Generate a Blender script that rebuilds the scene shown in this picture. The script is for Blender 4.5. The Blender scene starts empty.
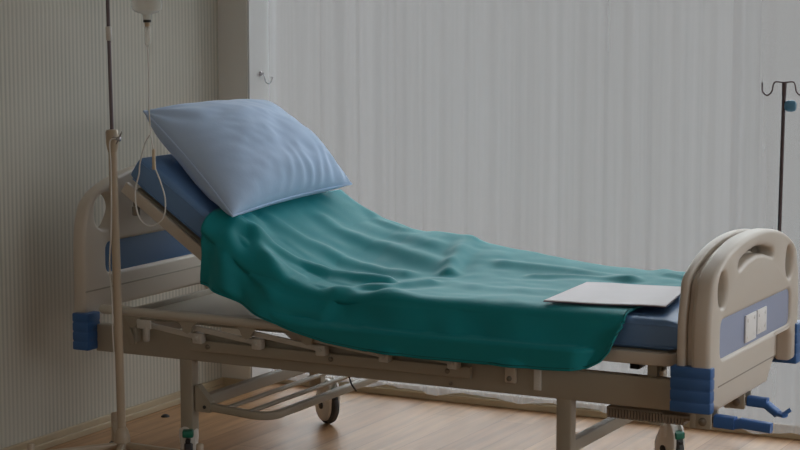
import bpy, bmesh, math, random
from mathutils import Vector, Matrix, noise, geometry
random.seed(4)
S = bpy.context.scene
COL = S.collection
V = Vector

# ------------------------------------------------------------------ camera
cd = bpy.data.cameras.new('camera'); cam = bpy.data.objects.new('camera', cd); COL.objects.link(cam)
cam.location = (3.8875, -5.3, 1.6045)
cam.rotation_euler = (math.pi/2 - 0.1233, 0, 0.4801)
cd.sensor_width = 36; cd.lens = 90; cd.clip_end = 200
cd.dof.use_dof = False
S.camera = cam

# ------------------------------------------------------------------ world: bright overcast sky, zenith brighter than horizon
w = bpy.data.worlds.new('overcast_sky'); S.world = w; w.use_nodes = True
nt = w.node_tree; nt.nodes.clear()
wo = nt.nodes.new('ShaderNodeOutputWorld'); bg = nt.nodes.new('ShaderNodeBackground')
tc = nt.nodes.new('ShaderNodeTexCoord'); sep = nt.nodes.new('ShaderNodeSeparateXYZ')
ramp = nt.nodes.new('ShaderNodeValToRGB'); mp = nt.nodes.new('ShaderNodeMapRange')
mp.inputs['From Min'].default_value = -1; mp.inputs['From Max'].default_value = 1
cr = ramp.color_ramp
cr.elements[0].position = 0.0; cr.elements[0].color = (.057, .055, .054, 1)
cr.elements[1].position = 1.0; cr.elements[1].color = (1.0, 1.03, 1.08, 1)
e = cr.elements.new(.505); e.color = (.066, .064, .063, 1)
e = cr.elements.new(.60); e.color = (.80, .82, .84, 1)
nt.links.new(tc.outputs['Generated'], sep.inputs[0]); nt.links.new(sep.outputs['Z'], mp.inputs['Value'])
nt.links.new(mp.outputs[0], ramp.inputs[0]); nt.links.new(ramp.outputs[0], bg.inputs['Color'])
bg.inputs['Strength'].default_value = 9.5
nt.links.new(bg.outputs[0], wo.inputs[0])

# daylight portal in the window opening (guides sky sampling, emits nothing of its own)
pl = bpy.data.lights.new('window_portal', 'AREA'); pl.shape = 'RECTANGLE'; pl.size = 6.0; pl.size_y = 2.6
pl.cycles.is_portal = True
po = bpy.data.objects.new('window_portal', pl); COL.objects.link(po)
po.location = (2.85, 1.50, 1.36); po.rotation_euler = (-math.pi/2, 0, 0)

pr_ = bpy.data.lights.new('side_window_portal', 'AREA'); pr_.shape = 'RECTANGLE'; pr_.size = 3.0; pr_.size_y = 1.5
pr_.cycles.is_portal = True
pro = bpy.data.objects.new('side_window_portal', pr_); COL.objects.link(pro)
pro.location = (6.12, -.9, 1.75); pro.rotation_euler = (math.pi/2, 0, math.pi/2)

# soft warm fill lamp added behind the camera to lift the near faces
fl = bpy.data.lights.new('fill_light', 'AREA'); fl.shape = 'RECTANGLE'; fl.size = 4.5; fl.size_y = 1.6; fl.energy = 26; fl.color = (1.0, .92, .82)
fo = bpy.data.objects.new('fill_light', fl); COL.objects.link(fo); fo.location = (2.2, -6.6, 1.9); fo.rotation_euler = (math.radians(84), 0, 0)

S.view_settings.view_transform = 'Standard'; S.view_settings.look = 'None'
S.view_settings.exposure = -1.0; S.view_settings.gamma = 1; S.view_settings.use_curve_mapping = False

# ------------------------------------------------------------------ materials
def mat(name, col, rough=.5, metal=0., sheen=0., spec=.5, trans=0., coat=0., bump=None, var=None, alpha=1.):
    m = bpy.data.materials.new(name); m.use_nodes = True
    t = m.node_tree; b = t.nodes['Principled BSDF']
    b.inputs['Base Color'].default_value = (*col, 1); b.inputs['Roughness'].default_value = rough
    b.inputs['Metallic'].default_value = metal; b.inputs['Specular IOR Level'].default_value = spec
    b.inputs['Sheen Weight'].default_value = sheen; b.inputs['Sheen Roughness'].default_value = .4
    b.inputs['Transmission Weight'].default_value = trans; b.inputs['Coat Weight'].default_value = coat
    b.inputs['Alpha'].default_value = alpha
    co = t.nodes.new('ShaderNodeTexCoord')
    if var:   # (scale, amount)
        n = t.nodes.new('ShaderNodeTexNoise'); n.inputs['Scale'].default_value = var[0]; n.inputs['Detail'].default_value = 3
        mx = t.nodes.new('ShaderNodeMix'); mx.data_type = 'RGBA'
        mx.inputs[6].default_value = (*[c*(1-var[1]) for c in col], 1); mx.inputs[7].default_value = (*[min(1, c*(1+var[1])) for c in col], 1)
        t.links.new(co.outputs['Object'], n.inputs['Vector']); t.links.new(n.outputs['Fac'], mx.inputs[0])
        t.links.new(mx.outputs[2], b.inputs['Base Color'])
    if bump:  # (scale, strength, distance)
        n = t.nodes.new('ShaderNodeTexNoise'); n.inputs['Scale'].default_value = bump[0]; n.inputs['Detail'].default_value = 4
        bp = t.nodes.new('ShaderNodeBump'); bp.inputs['Strength'].default_value = bump[1]; bp.inputs['Distance'].default_value = bump[2]
        t.links.new(co.outputs['Object'], n.inputs['Vector']); t.links.new(n.outputs['Fac'], bp.inputs['Height'])
        t.links.new(bp.outputs['Normal'], b.inputs['Normal'])
    return m


M = {}
M['plastic'] = mat('cream_plastic', (.64, .57, .49), .38, var=(3, .03))
M['steel'] = mat('cream_painted_steel', (.42, .375, .30), .42, var=(5, .04))
M['steel_dark'] = mat('taupe_painted_steel', (.32, .27, .22), .5)
M['link'] = mat('grey_steel_link', (.62, .59, .54), .38)
M['rail'] = mat('grey_cream_tube', (.62, .58, .51), .3)
M['bumper'] = mat('blue_bumper_plastic', (.035, .13, .36), .38, var=(20, .08))
M['crank'] = mat('blue_crank_plastic', (.045, .16, .46), .4)
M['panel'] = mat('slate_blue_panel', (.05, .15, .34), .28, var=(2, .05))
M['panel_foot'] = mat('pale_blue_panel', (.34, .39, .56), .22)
M['card'] = mat('white_card_holder', (.90, .89, .88), .4)
M['bolt'] = mat('dull_bolt', (.28, .25, .21), .35, metal=.7)
M['black'] = mat('black_plastic', (.015, .015, .017), .4)
M['tire'] = mat('grey_rubber', (.07, .07, .075), .6)
M['hood'] = mat('white_caster_plastic', (.82, .79, .75), .4)
M['green'] = mat('green_brake_plastic', (.01, .17, .11), .4)
M['chrome'] = mat('chrome', (.45, .43, .45), .22, metal=1)
M['darkrod'] = mat('dark_chrome_rod', (.16, .13, .14), .3, metal=.9)
M['iv_cream'] = mat('iv_stand_enamel', (.52, .42, .31), .32)
M['mattress'] = mat('blue_vinyl', (.15, .29, .55), .42, var=(4, .1), bump=(18, .15, .01))
M['pillow'] = mat('light_blue_cotton', (.51, .67, .93), .85, sheen=.3, bump=(14, .12, .012), var=(2, .03))
M['blanket'] = mat('teal_wool', (.002, .265, .30), .6, sheen=.24, bump=(420, .22, .0012), var=(5, .08), spec=.35)
M['blanket'].node_tree.nodes['Principled BSDF'].inputs['Sheen Tint'].default_value = (.5, .95, .95, 1)
M['hem'] = mat('dark_teal_stitching', (.0, .12, .125), .8)
M['paper'] = mat('white_paper', (.86, .83, .86), .6, var=(14, .03))
M['cover'] = mat('dark_paper_edge', (.10, .07, .12), .5)
M['white'] = mat('white_paint', (.74, .74, .74), .5)
M['beigewall'] = mat('beige_paint', (.82, .79, .73), .75, var=(1.5, .03), bump=(60, .1, .002))
M['roomwall'] = mat('room_wall_paint', (.62, .58, .52), .85)
M['ceil'] = mat('ceiling_paint', (.75, .74, .71), .9)
M['tag'] = mat('translucent_white_tag', (.80, .78, .74), .35)
M['knob'] = mat('blue_knob_plastic', (.12, .32, .50), .35)
M['amber'] = mat('amber_stopper', (.62, .50, .36), .5)
M['tube'] = mat('clear_vinyl_tube', (.90, .88, .84), .3, alpha=.85)
M['concrete'] = mat('pale_balcony_concrete', (.5, .49, .47), .9, var=(3, .05))

def clear(name, col, a, rough=.12):
    m = bpy.data.materials.new(name); m.use_nodes = True; t = m.node_tree; t.nodes.clear()
    o = t.nodes.new('ShaderNodeOutputMaterial'); tr = t.nodes.new('ShaderNodeBsdfTransparent')
    p = t.nodes.new('ShaderNodeBsdfPrincipled'); p.inputs['Base Color'].default_value = (*col, 1); p.inputs['Roughness'].default_value = rough
    mx = t.nodes.new('ShaderNodeMixShader'); mx.inputs[0].default_value = a
    t.links.new(tr.outputs[0], mx.inputs[1]); t.links.new(p.outputs[0], mx.inputs[2]); t.links.new(mx.outputs[0], o.inputs[0])
    return m
M['bottle'] = clear('milky_bottle_plastic', (.85, .85, .80), .5)
M['chamber'] = clear('clear_drip_plastic', (.85, .84, .80), .3)
def glassmat():
    m = bpy.data.materials.new('window_glass'); m.use_nodes = True; t = m.node_tree; t.nodes.clear()
    o = t.nodes.new('ShaderNodeOutputMaterial'); tr = t.nodes.new('ShaderNodeBsdfTransparent'); tr.inputs[0].default_value = (.95, .97, .97, 1)
    g = t.nodes.new('ShaderNodeBsdfGlossy'); g.inputs['Roughness'].default_value = .02
    f = t.nodes.new('ShaderNodeFresnel'); mx = t.nodes.new('ShaderNodeMixShader'); f.inputs[0].default_value = 1.2
    t.links.new(f.outputs[0], mx.inputs[0]); t.links.new(tr.outputs[0], mx.inputs[1]); t.links.new(g.outputs[0], mx.inputs[2]); t.links.new(mx.outputs[0], o.inputs[0])
    return m
M['glass'] = glassmat()
def sheer():
    m = bpy.data.materials.new('sheer_white_curtain'); m.use_nodes = True; t = m.node_tree; t.nodes.clear()
    o = t.nodes.new('ShaderNodeOutputMaterial'); tr = t.nodes.new('ShaderNodeBsdfTransparent')
    tl = t.nodes.new('ShaderNodeBsdfTranslucent'); d = t.nodes.new('ShaderNodeBsdfDiffuse')
    tl.inputs[0].default_value = (.57, .55, .55, 1); d.inputs[0].default_value = (.58, .56, .56, 1)
    a = t.nodes.new('ShaderNodeMixShader'); a.inputs[0].default_value = .5
    b = t.nodes.new('ShaderNodeMixShader')
    # light and dark streaks of folds, put in as opacity bands across the width
    co = t.nodes.new('ShaderNodeTexCoord'); mpn = t.nodes.new('ShaderNodeMapping'); mpn.inputs['Scale'].default_value = (5.5, 0, .12)
    nz = t.nodes.new('ShaderNodeTexNoise'); nz.inputs['Scale'].default_value = 1; nz.inputs['Detail'].default_value = 4; nz.inputs['Roughness'].default_value = .6
    mr = t.nodes.new('ShaderNodeMapRange'); mr.inputs['From Min'].default_value = .3; mr.inputs['From Max'].default_value = .7
    mr.inputs['To Min'].default_value = .33; mr.inputs['To Max'].default_value = .58
    t.links.new(co.outputs['Object'], mpn.inputs[0]); t.links.new(mpn.outputs[0], nz.inputs['Vector']); t.links.new(nz.outputs['Fac'], mr.inputs['Value']); t.links.new(mr.outputs[0], b.inputs[0])
    t.links.new(tl.outputs[0], a.inputs[1]); t.links.new(d.outputs[0], a.inputs[2])
    t.links.new(tr.outputs[0], b.inputs[1]); t.links.new(a.outputs[0], b.inputs[2]); t.links.new(b.outputs[0], o.inputs[0])
    return m
M['sheer'] = sheer()
def ribwall():
    m = bpy.data.materials.new('ribbed_wallpaper'); m.use_nodes = True; t = m.node_tree; b = t.nodes['Principled BSDF']
    b.inputs['Roughness'].default_value = .7
    co = t.nodes.new('ShaderNodeTexCoord'); sp = t.nodes.new('ShaderNodeSeparateXYZ')
    t.links.new(co.outputs['Object'], sp.inputs[0])
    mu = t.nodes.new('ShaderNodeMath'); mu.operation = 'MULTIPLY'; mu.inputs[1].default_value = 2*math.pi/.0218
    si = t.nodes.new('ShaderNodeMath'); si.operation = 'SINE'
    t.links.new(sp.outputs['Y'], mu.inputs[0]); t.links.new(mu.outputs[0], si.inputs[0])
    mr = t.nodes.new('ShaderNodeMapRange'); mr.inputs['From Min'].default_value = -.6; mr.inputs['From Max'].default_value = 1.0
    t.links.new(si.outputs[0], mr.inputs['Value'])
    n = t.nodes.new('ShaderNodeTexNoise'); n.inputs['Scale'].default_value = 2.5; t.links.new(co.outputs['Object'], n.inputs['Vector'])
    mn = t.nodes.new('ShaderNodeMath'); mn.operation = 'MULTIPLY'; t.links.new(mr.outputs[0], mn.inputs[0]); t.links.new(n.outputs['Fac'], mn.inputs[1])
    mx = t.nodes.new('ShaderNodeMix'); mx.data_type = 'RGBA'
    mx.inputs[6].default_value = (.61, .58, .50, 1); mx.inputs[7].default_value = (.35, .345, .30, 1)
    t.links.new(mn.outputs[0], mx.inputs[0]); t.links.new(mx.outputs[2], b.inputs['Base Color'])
    bp = t.nodes.new('ShaderNodeBump'); bp.inputs['Strength'].default_value = .2; bp.inputs['Distance'].default_value = -.001
    t.links.new(si.outputs[0], bp.inputs['Height']); t.links.new(bp.outputs[0], b.inputs['Normal'])
    return m
M['rib'] = ribwall()
def woodfloor():
    m = bpy.data.materials.new('oak_laminate'); m.use_nodes = True; t = m.node_tree; b = t.nodes['Principled BSDF']
    co = t.nodes.new('ShaderNodeTexCoord'); mpg = t.nodes.new('ShaderNodeMapping'); mpg.inputs['Rotation'].default_value = (0, 0, math.pi/2)
    br = t.nodes.new('ShaderNodeTexBrick'); br.inputs['Scale'].default_value = 1
    br.inputs['Brick Width'].default_value = 1.2; br.inputs['Row Height'].default_value = .13; br.inputs['Mortar Size'].default_value = .0016
    br.inputs['Color1'].default_value = (.37, .20, .10, 1); br.inputs['Color2'].default_value = (.48, .28, .145, 1); br.inputs['Mortar'].default_value = (.27, .14, .07, 1)
    br.offset = .37
    t.links.new(co.outputs['Object'], mpg.inputs['Vector']); t.links.new(mpg.outputs[0], br.inputs['Vector'])
    n = t.nodes.new('ShaderNodeTexNoise'); n.inputs['Scale'].default_value = 6; n.inputs['Detail'].default_value = 6
    m2 = t.nodes.new('ShaderNodeMapping'); m2.inputs['Scale'].default_value = (5, .35, 1)
    t.links.new(co.outputs['Object'], m2.inputs['Vector']); t.links.new(m2.outputs[0], n.inputs['Vector'])
    mr = t.nodes.new('ShaderNodeMapRange'); mr.inputs['From Min'].default_value = .3; mr.inputs['From Max'].default_value = .7
    mr.inputs['To Min'].default_value = .78; mr.inputs['To Max'].default_value = 1.18
    t.links.new(n.outputs['Fac'], mr.inputs['Value'])
    mx = t.nodes.new('ShaderNodeVectorMath'); mx.operation = 'SCALE'
    t.links.new(br.outputs['Color'], mx.inputs[0]); t.links.new(mr.outputs[0], mx.inputs['Scale'])
    t.links.new(mx.outputs[0], b.inputs['Base Color']); b.inputs['Roughness'].default_value = .40; b.inputs['Specular IOR Level'].default_value = .22
    bp = t.nodes.new('ShaderNodeBump'); bp.inputs['Strength'].default_value = .2; bp.inputs['Distance'].default_value = .002; bp.invert = True
    t.links.new(br.outputs['Fac'], bp.inputs['Height']); t.links.new(bp.outputs[0], b.inputs['Normal'])
    return m
M['floor'] = woodfloor()
M['basewood'] = mat('pale_wood_baseboard', (.50, .40, .26), .45, var=(9, .18))

# ------------------------------------------------------------------ geometry helpers
def box(bm, x0, x1, y0, y1, z0, z1, bev=0., seg=2, rot=None, piv=None):
    r = bmesh.ops.create_cube(bm, size=1)
    vs = r['verts']
    c = V(((x0+x1)/2, (y0+y1)/2, (z0+z1)/2))
    for v in vs: v.co = V((v.co.x*(x1-x0), v.co.y*(y1-y0), v.co.z*(z1-z0))) + c
    if bev > 0:
        es = list({e for v in vs for e in v.link_edges})
        o = bmesh.ops.bevel(bm, geom=es, offset=bev, segments=seg, profile=.5, affect='EDGES')
        vs = list({v for f in o['faces'] for v in f.verts} | {v for v in vs if v.is_valid})
    if rot is not None:
        bmesh.ops.rotate(bm, verts=vs, cent=piv if piv is not None else c, matrix=rot)
    return vs
def round_path(pts, r, n=6):
    pts = [V(p) for p in pts]; out = [pts[0]]
    for i in range(1, len(pts)-1):
        a, b, c = pts[i-1], pts[i], pts[i+1]
        d1 = (a-b); d2 = (c-b); rr = min(r, d1.length*.49, d2.length*.49)
        p1 = b + d1.normalized()*rr; p2 = b + d2.normalized()*rr
        for k in range(n+1):
            t = k/n; out.append((1-t)**2*p1 + 2*t*(1-t)*b + t*t*p2)
    out.append(pts[-1]); return out
def sweep(bm, pts, prof, up=V((0, 0, 1)), radii=None):
    """prof: list of (a,b) offsets (a sideways, b along the up-ish axis)"""
    pts = [V(p) for p in pts]; rings = []
    n0 = None
    for i, p in enumerate(pts):
        if i == 0: d = pts[1]-p
        elif i == len(pts)-1: d = p-pts[-2]
        else: d = (pts[i+1]-p).normalized() + (p-pts[i-1]).normalized()
        d.normalize()
        if n0 is None:
            u = up if abs(d.dot(up)) < .95 else V((1, 0, 0))
            n0 = (u - d*u.dot(d)).normalized()
        else:
            n0 = (n0 - d*n0.dot(d)).normalized()
        s = d.cross(n0); k = radii[i] if radii else 1
        rings.append([bm.verts.new(p + s*a*k + n0*b*k) for a, b in prof])
    m = len(prof)
    for i in range(len(rings)-1):
        for j in range(m):
            bm.faces.new((rings[i][j], rings[i][(j+1) % m], rings[i+1][(j+1) % m], rings[i+1][j]))
    bm.faces.new(rings[0][::-1]); bm.faces.new(rings[-1])
def tube(bm, pts, r, n=14, radii=None):
    sweep(bm, pts, [(math.cos(2*math.pi*k/n)*r, math.sin(2*math.pi*k/n)*r) for k in range(n)], radii=radii)
def rrect(w, h, b, n=3):
    o = []
    for cx, cy, a0 in ((w/2-b, h/2-b, 0), (-w/2+b, h/2-b, 90), (-w/2+b, -h/2+b, 180), (w/2-b, -h/2+b, 270)):
        for k in range(n+1):
            a = math.radians(a0+90*k/n); o.append((cx+b*math.cos(a), cy+b*math.sin(a)))
    return o
def bar(bm, pts, w, h, b=.004): sweep(bm, pts, rrect(w, h, b))
def lathe(bm, prof, loc=(0, 0, 0), n=24, mtx=None):
    loc = V(loc); rings = []
    for r, z in prof:
        ring = []
        for k in range(n):
            a = 2*math.pi*k/n; p = V((r*math.cos(a), r*math.sin(a), z))
            if mtx: p = mtx @ p
            ring.append(bm.verts.new(p+loc))
        rings.append(ring)
    for i in range(len(rings)-1):
        for k in range(n):
            bm.faces.new((rings[i][k], rings[i][(k+1) % n], rings[i+1][(k+1) % n], rings[i+1][k]))
    bm.faces.new(rings[0][::-1]); bm.faces.new(rings[-1])
def ymat(): return Matrix.Rotation(math.pi/2, 3, 'X')      # lathe axis z -> -y
def xmat(): return Matrix.Rotation(math.pi/2, 3, 'Y')      # lathe axis z -> +x
def root_of(o):
    while o.parent: o = o.parent
    return o
def obj(name, bm, m, parent=None, smooth=True, angle=38):
    me = bpy.data.meshes.new(name)
    if parent: bmesh.ops.translate(bm, verts=bm.verts, vec=-root_of(parent).location)
    bmesh.ops.recalc_face_normals(bm, faces=bm.faces)
    bm.to_mesh(me); bm.free(); me.materials.append(M[m])
    o = bpy.data.objects.new(name, me); COL.objects.link(o)
    if parent: o.parent = parent
    if smooth:
        for p in me.polygons: p.use_smooth = True
        me.set_sharp_from_angle(angle=math.radians(angle))
    return o
def NB(): return bmesh.new()
def thing(name, label, cat, loc, group=None):
    o = bpy.data.objects.new(name, None); COL.objects.link(o); o.location = loc; o.empty_display_size = .1
    return tag(o, label, cat, group)
def tag(o, label, cat, group=None):
    o['label'] = label; o['category'] = cat
    if group: o['group'] = group
    return o
def struct(name, bm, m, smooth=False):
    o = obj(name, bm, m, smooth=smooth); o['kind'] = 'structure'; return o
def one(f, *a, **k):
    b = NB(); f(b, *a, **k); return b
def offset_ring(ring, d, outer):
    """move every edge d into the material (inwards for the outline, outwards for a hole)"""
    m = len(ring); area = sum(ring[k][0]*ring[(k+1) % m][1]-ring[(k+1) % m][0]*ring[k][1] for k in range(m))
    sg = (1 if area > 0 else -1)*(1 if outer else -1); out = []
    for k in range(m):
        a, b, c = [V((*ring[(k+q) % m], 0)) for q in (-1, 0, 1)]
        e1 = (b-a).normalized(); e2 = (c-b).normalized()
        n1 = V((-e1.y, e1.x, 0))*sg; n2 = V((-e2.y, e2.x, 0))*sg; n = n1+n2
        if n.length < 1e-6: n = n1.copy()
        n.normalize(); k_ = 1/max(.7, n.dot(n1)); p = b+n*d*k_; out.append((p.x, p.y))
    return out
def inside(p, ring):
    r = False; m = len(ring)
    for k in range(m):
        (x1, y1), (x2, y2) = ring[k], ring[(k+1) % m]
        if (y1 > p[1]) != (y2 > p[1]) and p[0] < (x2-x1)*(p[1]-y1)/(y2-y1)+x1: r = not r
    return r
def clean(ring):
    out = []
    for p in ring:
        if not out or math.hypot(p[0]-out[-1][0], p[1]-out[-1][1]) > 8e-4: out.append(p)
    if math.hypot(out[0][0]-out[-1][0], out[0][1]-out[-1][1]) <= 8e-4: out.pop()
    return out
def plate(outline, holes, x, half, bev):
    """plate lying in the y-z plane at x, half thickness half, rims rounded by bev"""
    b = NB(); n = 4; rings = [clean(r) for r in [outline]+holes]; caps = {}
    for s_ in (1, -1):
        caps[s_] = []
    for ri, ring in enumerate(rings):
        loops = []
        for s_, ks in ((-1, range(n, -1, -1)), (1, range(0, n+1))):
            for k in ks:
                a = math.pi/2*k/n; o2 = offset_ring(ring, bev*(1-math.cos(a)), ri == 0)
                dx = s_*(half-bev+bev*math.sin(a))
                lp = [b.verts.new((x+dx, p[0], p[1])) for p in o2]; loops.append(lp)
                if k == n: caps[s_].append((o2, lp))
        m = len(ring)
        for A, B in zip(loops, loops[1:]):
            for k in range(m): b.faces.new((A[k], A[(k+1) % m], B[(k+1) % m], B[k]))
    for s_ in (1, -1):
        pts = []; vs = []; ed = []
        for o2, lp in caps[s_]:
            o = len(pts); pts += [V(p) for p in o2]; vs += lp; ed += [(o+k, o+(k+1) % len(o2)) for k in range(len(o2))]
        r = geometry.delaunay_2d_cdt(pts, ed, [], 0, 1e-7)
        vmap = [vs[orig[0]] if orig else b.verts.new((x+s_*half, *p)) for p, orig in zip(r[0], r[3])]
        for t in r[2]:
            c = sum((V(r[0][q]) for q in t), V((0, 0)))/3
            if inside(c, caps[s_][0][0]) and not any(inside(c, h[0]) for h in caps[s_][1:]):
                try: b.faces.new([vmap[q] for q in t])
                except ValueError: pass
    return b
def smooth_ring(pts, n=8):
    """closed Catmull-Rom"""
    out = []; m = len(pts)
    for i in range(m):
        p0, p1, p2, p3 = [V((*pts[(i+k-1) % m], 0)) for k in range(4)]
        for j in range(n):
            t = j/n
            q = .5*((2*p1)+(-p0+p2)*t+(2*p0-5*p1+4*p2-p3)*t*t+(-p0+3*p1-3*p2+p3)*t**3)
            out.append((q.x, q.y))
    return out
def round_ring(pts, r, n=5):
    m = len(pts); out = []
    for i in range(m):
        a, b, c = [V((*pts[(i+k-1) % m], 0)) for k in range(3)]
        rr = pts and (r[i] if isinstance(r, (list, tuple)) else r)
        d1 = a-b; d2 = c-b; q = min(rr, d1.length*.49, d2.length*.49)
        p1 = b+d1.normalized()*q; p2 = b+d2.normalized()*q
        for k in range(n+1):
            t = k/n; s = (1-t)**2*p1+2*t*(1-t)*b+t*t*p2; out.append((s.x, s.y))
    return out
def lerp_table(tab, x):
    if x <= tab[0][0]: return tab[0][1]
    for (a, p), (b, q) in zip(tab, tab[1:]):
        if x <= b: return p+(q-p)*(x-a)/(b-a)
    return tab[-1][1]
def sstep(a, b, x):
    t = max(0, min(1, (x-a)/(b-a))); return t*t*(3-2*t)

# ------------------------------------------------------------------ room shell
XL, YB, XR, YF, ZC = -.305, 1.235, 6.0, -7.0, 2.8
b = NB(); box(b, XL-.2, XR+.2, YF-.2, 1.442, -.1, 0); struct('floor', b, 'floor')
b = NB(); box(b, XL-.2, XR+.2, YF-.2, 1.75, ZC, ZC+.1); struct('ceiling', b, 'ceil')
b = NB(); box(b, XL-.15, XL, YF-.1, 1.235, 0, ZC); struct('wall_left', b, 'rib')
b = NB(); box(b, XL-.15, -.175, 1.235, 1.441, 0, ZC); box(b, XL-.35, XL-.15, 1.235, 1.75, 0, ZC); struct('wall_pillar', b, 'beigewall')
b = NB(); box(b, -.175, -.168, 1.239, 1.441, 0, ZC); struct('trim_1', b, 'white')
b = NB(); box(b, -.175, XR, 1.436, 1.60, 2.66, ZC); box(b, 5.88, XR, 1.436, 1.60, 0, 2.66); box(b, -.175, 5.88, 1.434, 1.442, 0, .020); struct('wall_back', b, 'roomwall')
b = NB(); box(b, XR, XR+.15, YF-.1, -2.4, 0, ZC); box(b, XR, XR+.15, .6, 1.75, 0, ZC); box(b, XR, XR+.15, -2.4, .6, 0, 1.0); box(b, XR, XR+.15, -2.4, .6, 2.5, ZC); struct('wall_right', b, 'roomwall')
b = NB()
for q in ((-2.4, -2.35, 1.0, 2.5), (-.925, -.875, 1.0, 2.5), (.55, .6, 1.0, 2.5), (-2.35, -.925, 1.0, 1.05), (-.875, .55, 1.0, 1.05), (-2.35, -.925, 2.45, 2.5), (-.875, .55, 2.45, 2.5)): box(b, XR+.05, XR+.10, *q, .002)
o = struct('window_4', b, 'white')
for q in ((-2.35, -.925), (-.875, .55)): obj('glass_pane', one(box, XR+.072, XR+.078, *q, 1.05, 2.45), 'glass', o, smooth=False)
b = NB(); box(b, XL, XR, YF-.15, YF, 0, ZC); struct('wall_front', b, 'roomwall')
b = NB(); box(b, XL, XL+.014, YF, 1.235, 0, .045, .003); box(b, XL, XL+.022, YF, 1.235, 0, .022, .003); struct('baseboard_left', b, 'basewood')
b = NB(); box(b, XL+.014, -.168, 1.221, 1.235, 0, .045, .003); struct('baseboard_pillar', b, 'basewood')
b = NB(); box(b, -.168, 5.98, 1.425, 1.434, 0, .046, .003); box(b, -.168, 5.98, 1.41, 1.425, 0, .028, .004); struct('baseboard_back', b, 'basewood')
# windows (floor-length sliding panes)
wx = [-.45, 2.32, 4.10, 5.86]
for i in range(3):
    b = NB(); x0, x1 = wx[i], wx[i+1]
    for q in ((x0, x0+.045, .0, 2.66), (x1-.045, x1, .0, 2.66)): box(b, q[0], q[1], 1.442, 1.482, q[2], q[3], .003)
    box(b, x0+.045, x1-.045, 1.442, 1.482, .0, .020, .003); box(b, x0+.045, x1-.045, 1.442, 1.482, 2.60, 2.66, .003)
    o = struct('window_%d' % (i+1), b, 'white')
    g = NB(); box(g, x0+.045, x1-.045, 1.460, 1.465, .020, 2.60); obj('glass_pane', g, 'glass', o, smooth=False)

# ------------------------------------------------------------------ curtains (two sheer panels meeting with an overlap)
def curtain(x0, x1, y, seed, label, name='sheer_curtain'):
    rnd = random.Random(seed); b = NB()
    n = int((x1-x0)/.008); zs = [0, .02, .05, .1, .2, .4, .7, 1.0, 1.3, 1.6, 2.0, 2.4, 2.62]
    ph = []; x = x0; phase = 0; k = []
    for i in range(n+1):
        xx = x0+(x1-x0)*i/n
        f = 1+.6*noise.noise(V((xx*1.7, seed, 0)))
        phase += 2*math.pi*f*(x1-x0)/n/.16
        a = .55+.45*noise.noise(V((xx*2.3, seed+9, 0)))
        k.append((xx, phase, a))
    rows = []
    for z in zs:
        row = []
        for xx, ph, a in k:
            s = math.sin(ph)+.28*math.sin(2.7*ph+1.3*seed)
            wob = .10*noise.noise(V((xx*1.5, z*.8, seed)))
            amp = .024*a*(1+.35*(1-min(1, z/1.2)))
            hem = .040+.007*math.sin(ph*.5+seed)+.008*noise.noise(V((xx*6, 1, seed)))
            zz = hem + z*(2.62-hem)/2.62
            row.append(b.verts.new((xx+wob*.06, y+amp*s+wob*.08, zz)))
        rows.append(row)
    for r in range(len(rows)-1):
        for i in range(n): b.faces.new((rows[r][i], rows[r][i+1], rows[r+1][i+1], rows[r+1][i]))
    o = obj(name, b, 'sheer', angle=180)
    tag(o, label, 'curtain', 'sheer window curtains'); return o
curtain(-.160, 1.755, 1.375, 3, 'sheer white floor-length curtain hanging behind the pillow and blanket')
curtain(1.722, 5.85, 1.312, 8, 'sheer white floor-length curtain hanging behind the footboard at the right')
b = NB(); tube(b, [(-.166, 1.36, 2.68), (5.98, 1.36, 2.68)], .014)
tag(obj('curtain_rod', b, 'white'), 'white curtain rod above the sheer curtains', 'curtain rod')

# tie-back hook on the white reveal
t = thing('curtain_hook', 'small chrome tie-back hook on the white window reveal above the pillow', 'hook', (-.168, 1.325, 1.22))
b = NB(); lathe(b, [(.010, 0), (.010, .003), (.007, .005), (.0045, .006), (.0045, .014)], (-.168, 1.318, 1.235), mtx=xmat()); obj('wall_plate', b, 'chrome', t)
b = NB(); tube(b, round_path([(-.155, 1.318, 1.235), (-.150, 1.320, 1.220), (-.148, 1.326, 1.200), (-.140, 1.335, 1.194), (-.132, 1.342, 1.204), (-.130, 1.344, 1.218)], .015), .0020, 8)
bmesh.ops.create_uvsphere(b, u_segments=10, v_segments=8, radius=.0035, matrix=Matrix.Translation((-.130, 1.344, 1.219))); obj('hook_arm', b, 'chrome', t)

# small black cap on the floor by the wall
b = NB(); lathe(b, [(.016, 0), (.016, .003), (.010, .008), (.003, .010)], (-.21, .70, 0)); tag(obj('floor_stop', b, 'black'), 'small round black stop on the wood floor beside the ribbed wall', 'floor stop')

# ------------------------------------------------------------------ the bed
Y0, Y1 = 0.0, .82; YC = .41
bed = thing('hospital_bed', 'cream adjustable hospital bed with blue corner bumpers and raised backrest', 'bed', (1.0, .41, 0))
P = lambda name, bm, m, par=None, **k: obj(name, bm, m, par or bed, **k)

# base frame
for y in (Y0+.02, Y1-.02): P('side_beam', one(bar, [(-.0, y, .426), (2.0, y, .426)], .04, .09, .005), 'steel')
for x in (.02, .78, 1.25, 1.98): P('cross_beam', one(bar, [(x, Y0+.04, .42), (x, Y1-.04, .42)], .04, .06, .004), 'steel')

# fixed deck tray under the raised back
b = NB(); box(b, .085, .86, .035, .785, .492, .502, .002); 
for x in (.085, ): box(b, x, x+.012, .035, .785, .480, .520, .002)
P('deck_tray', b, 'steel')
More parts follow.
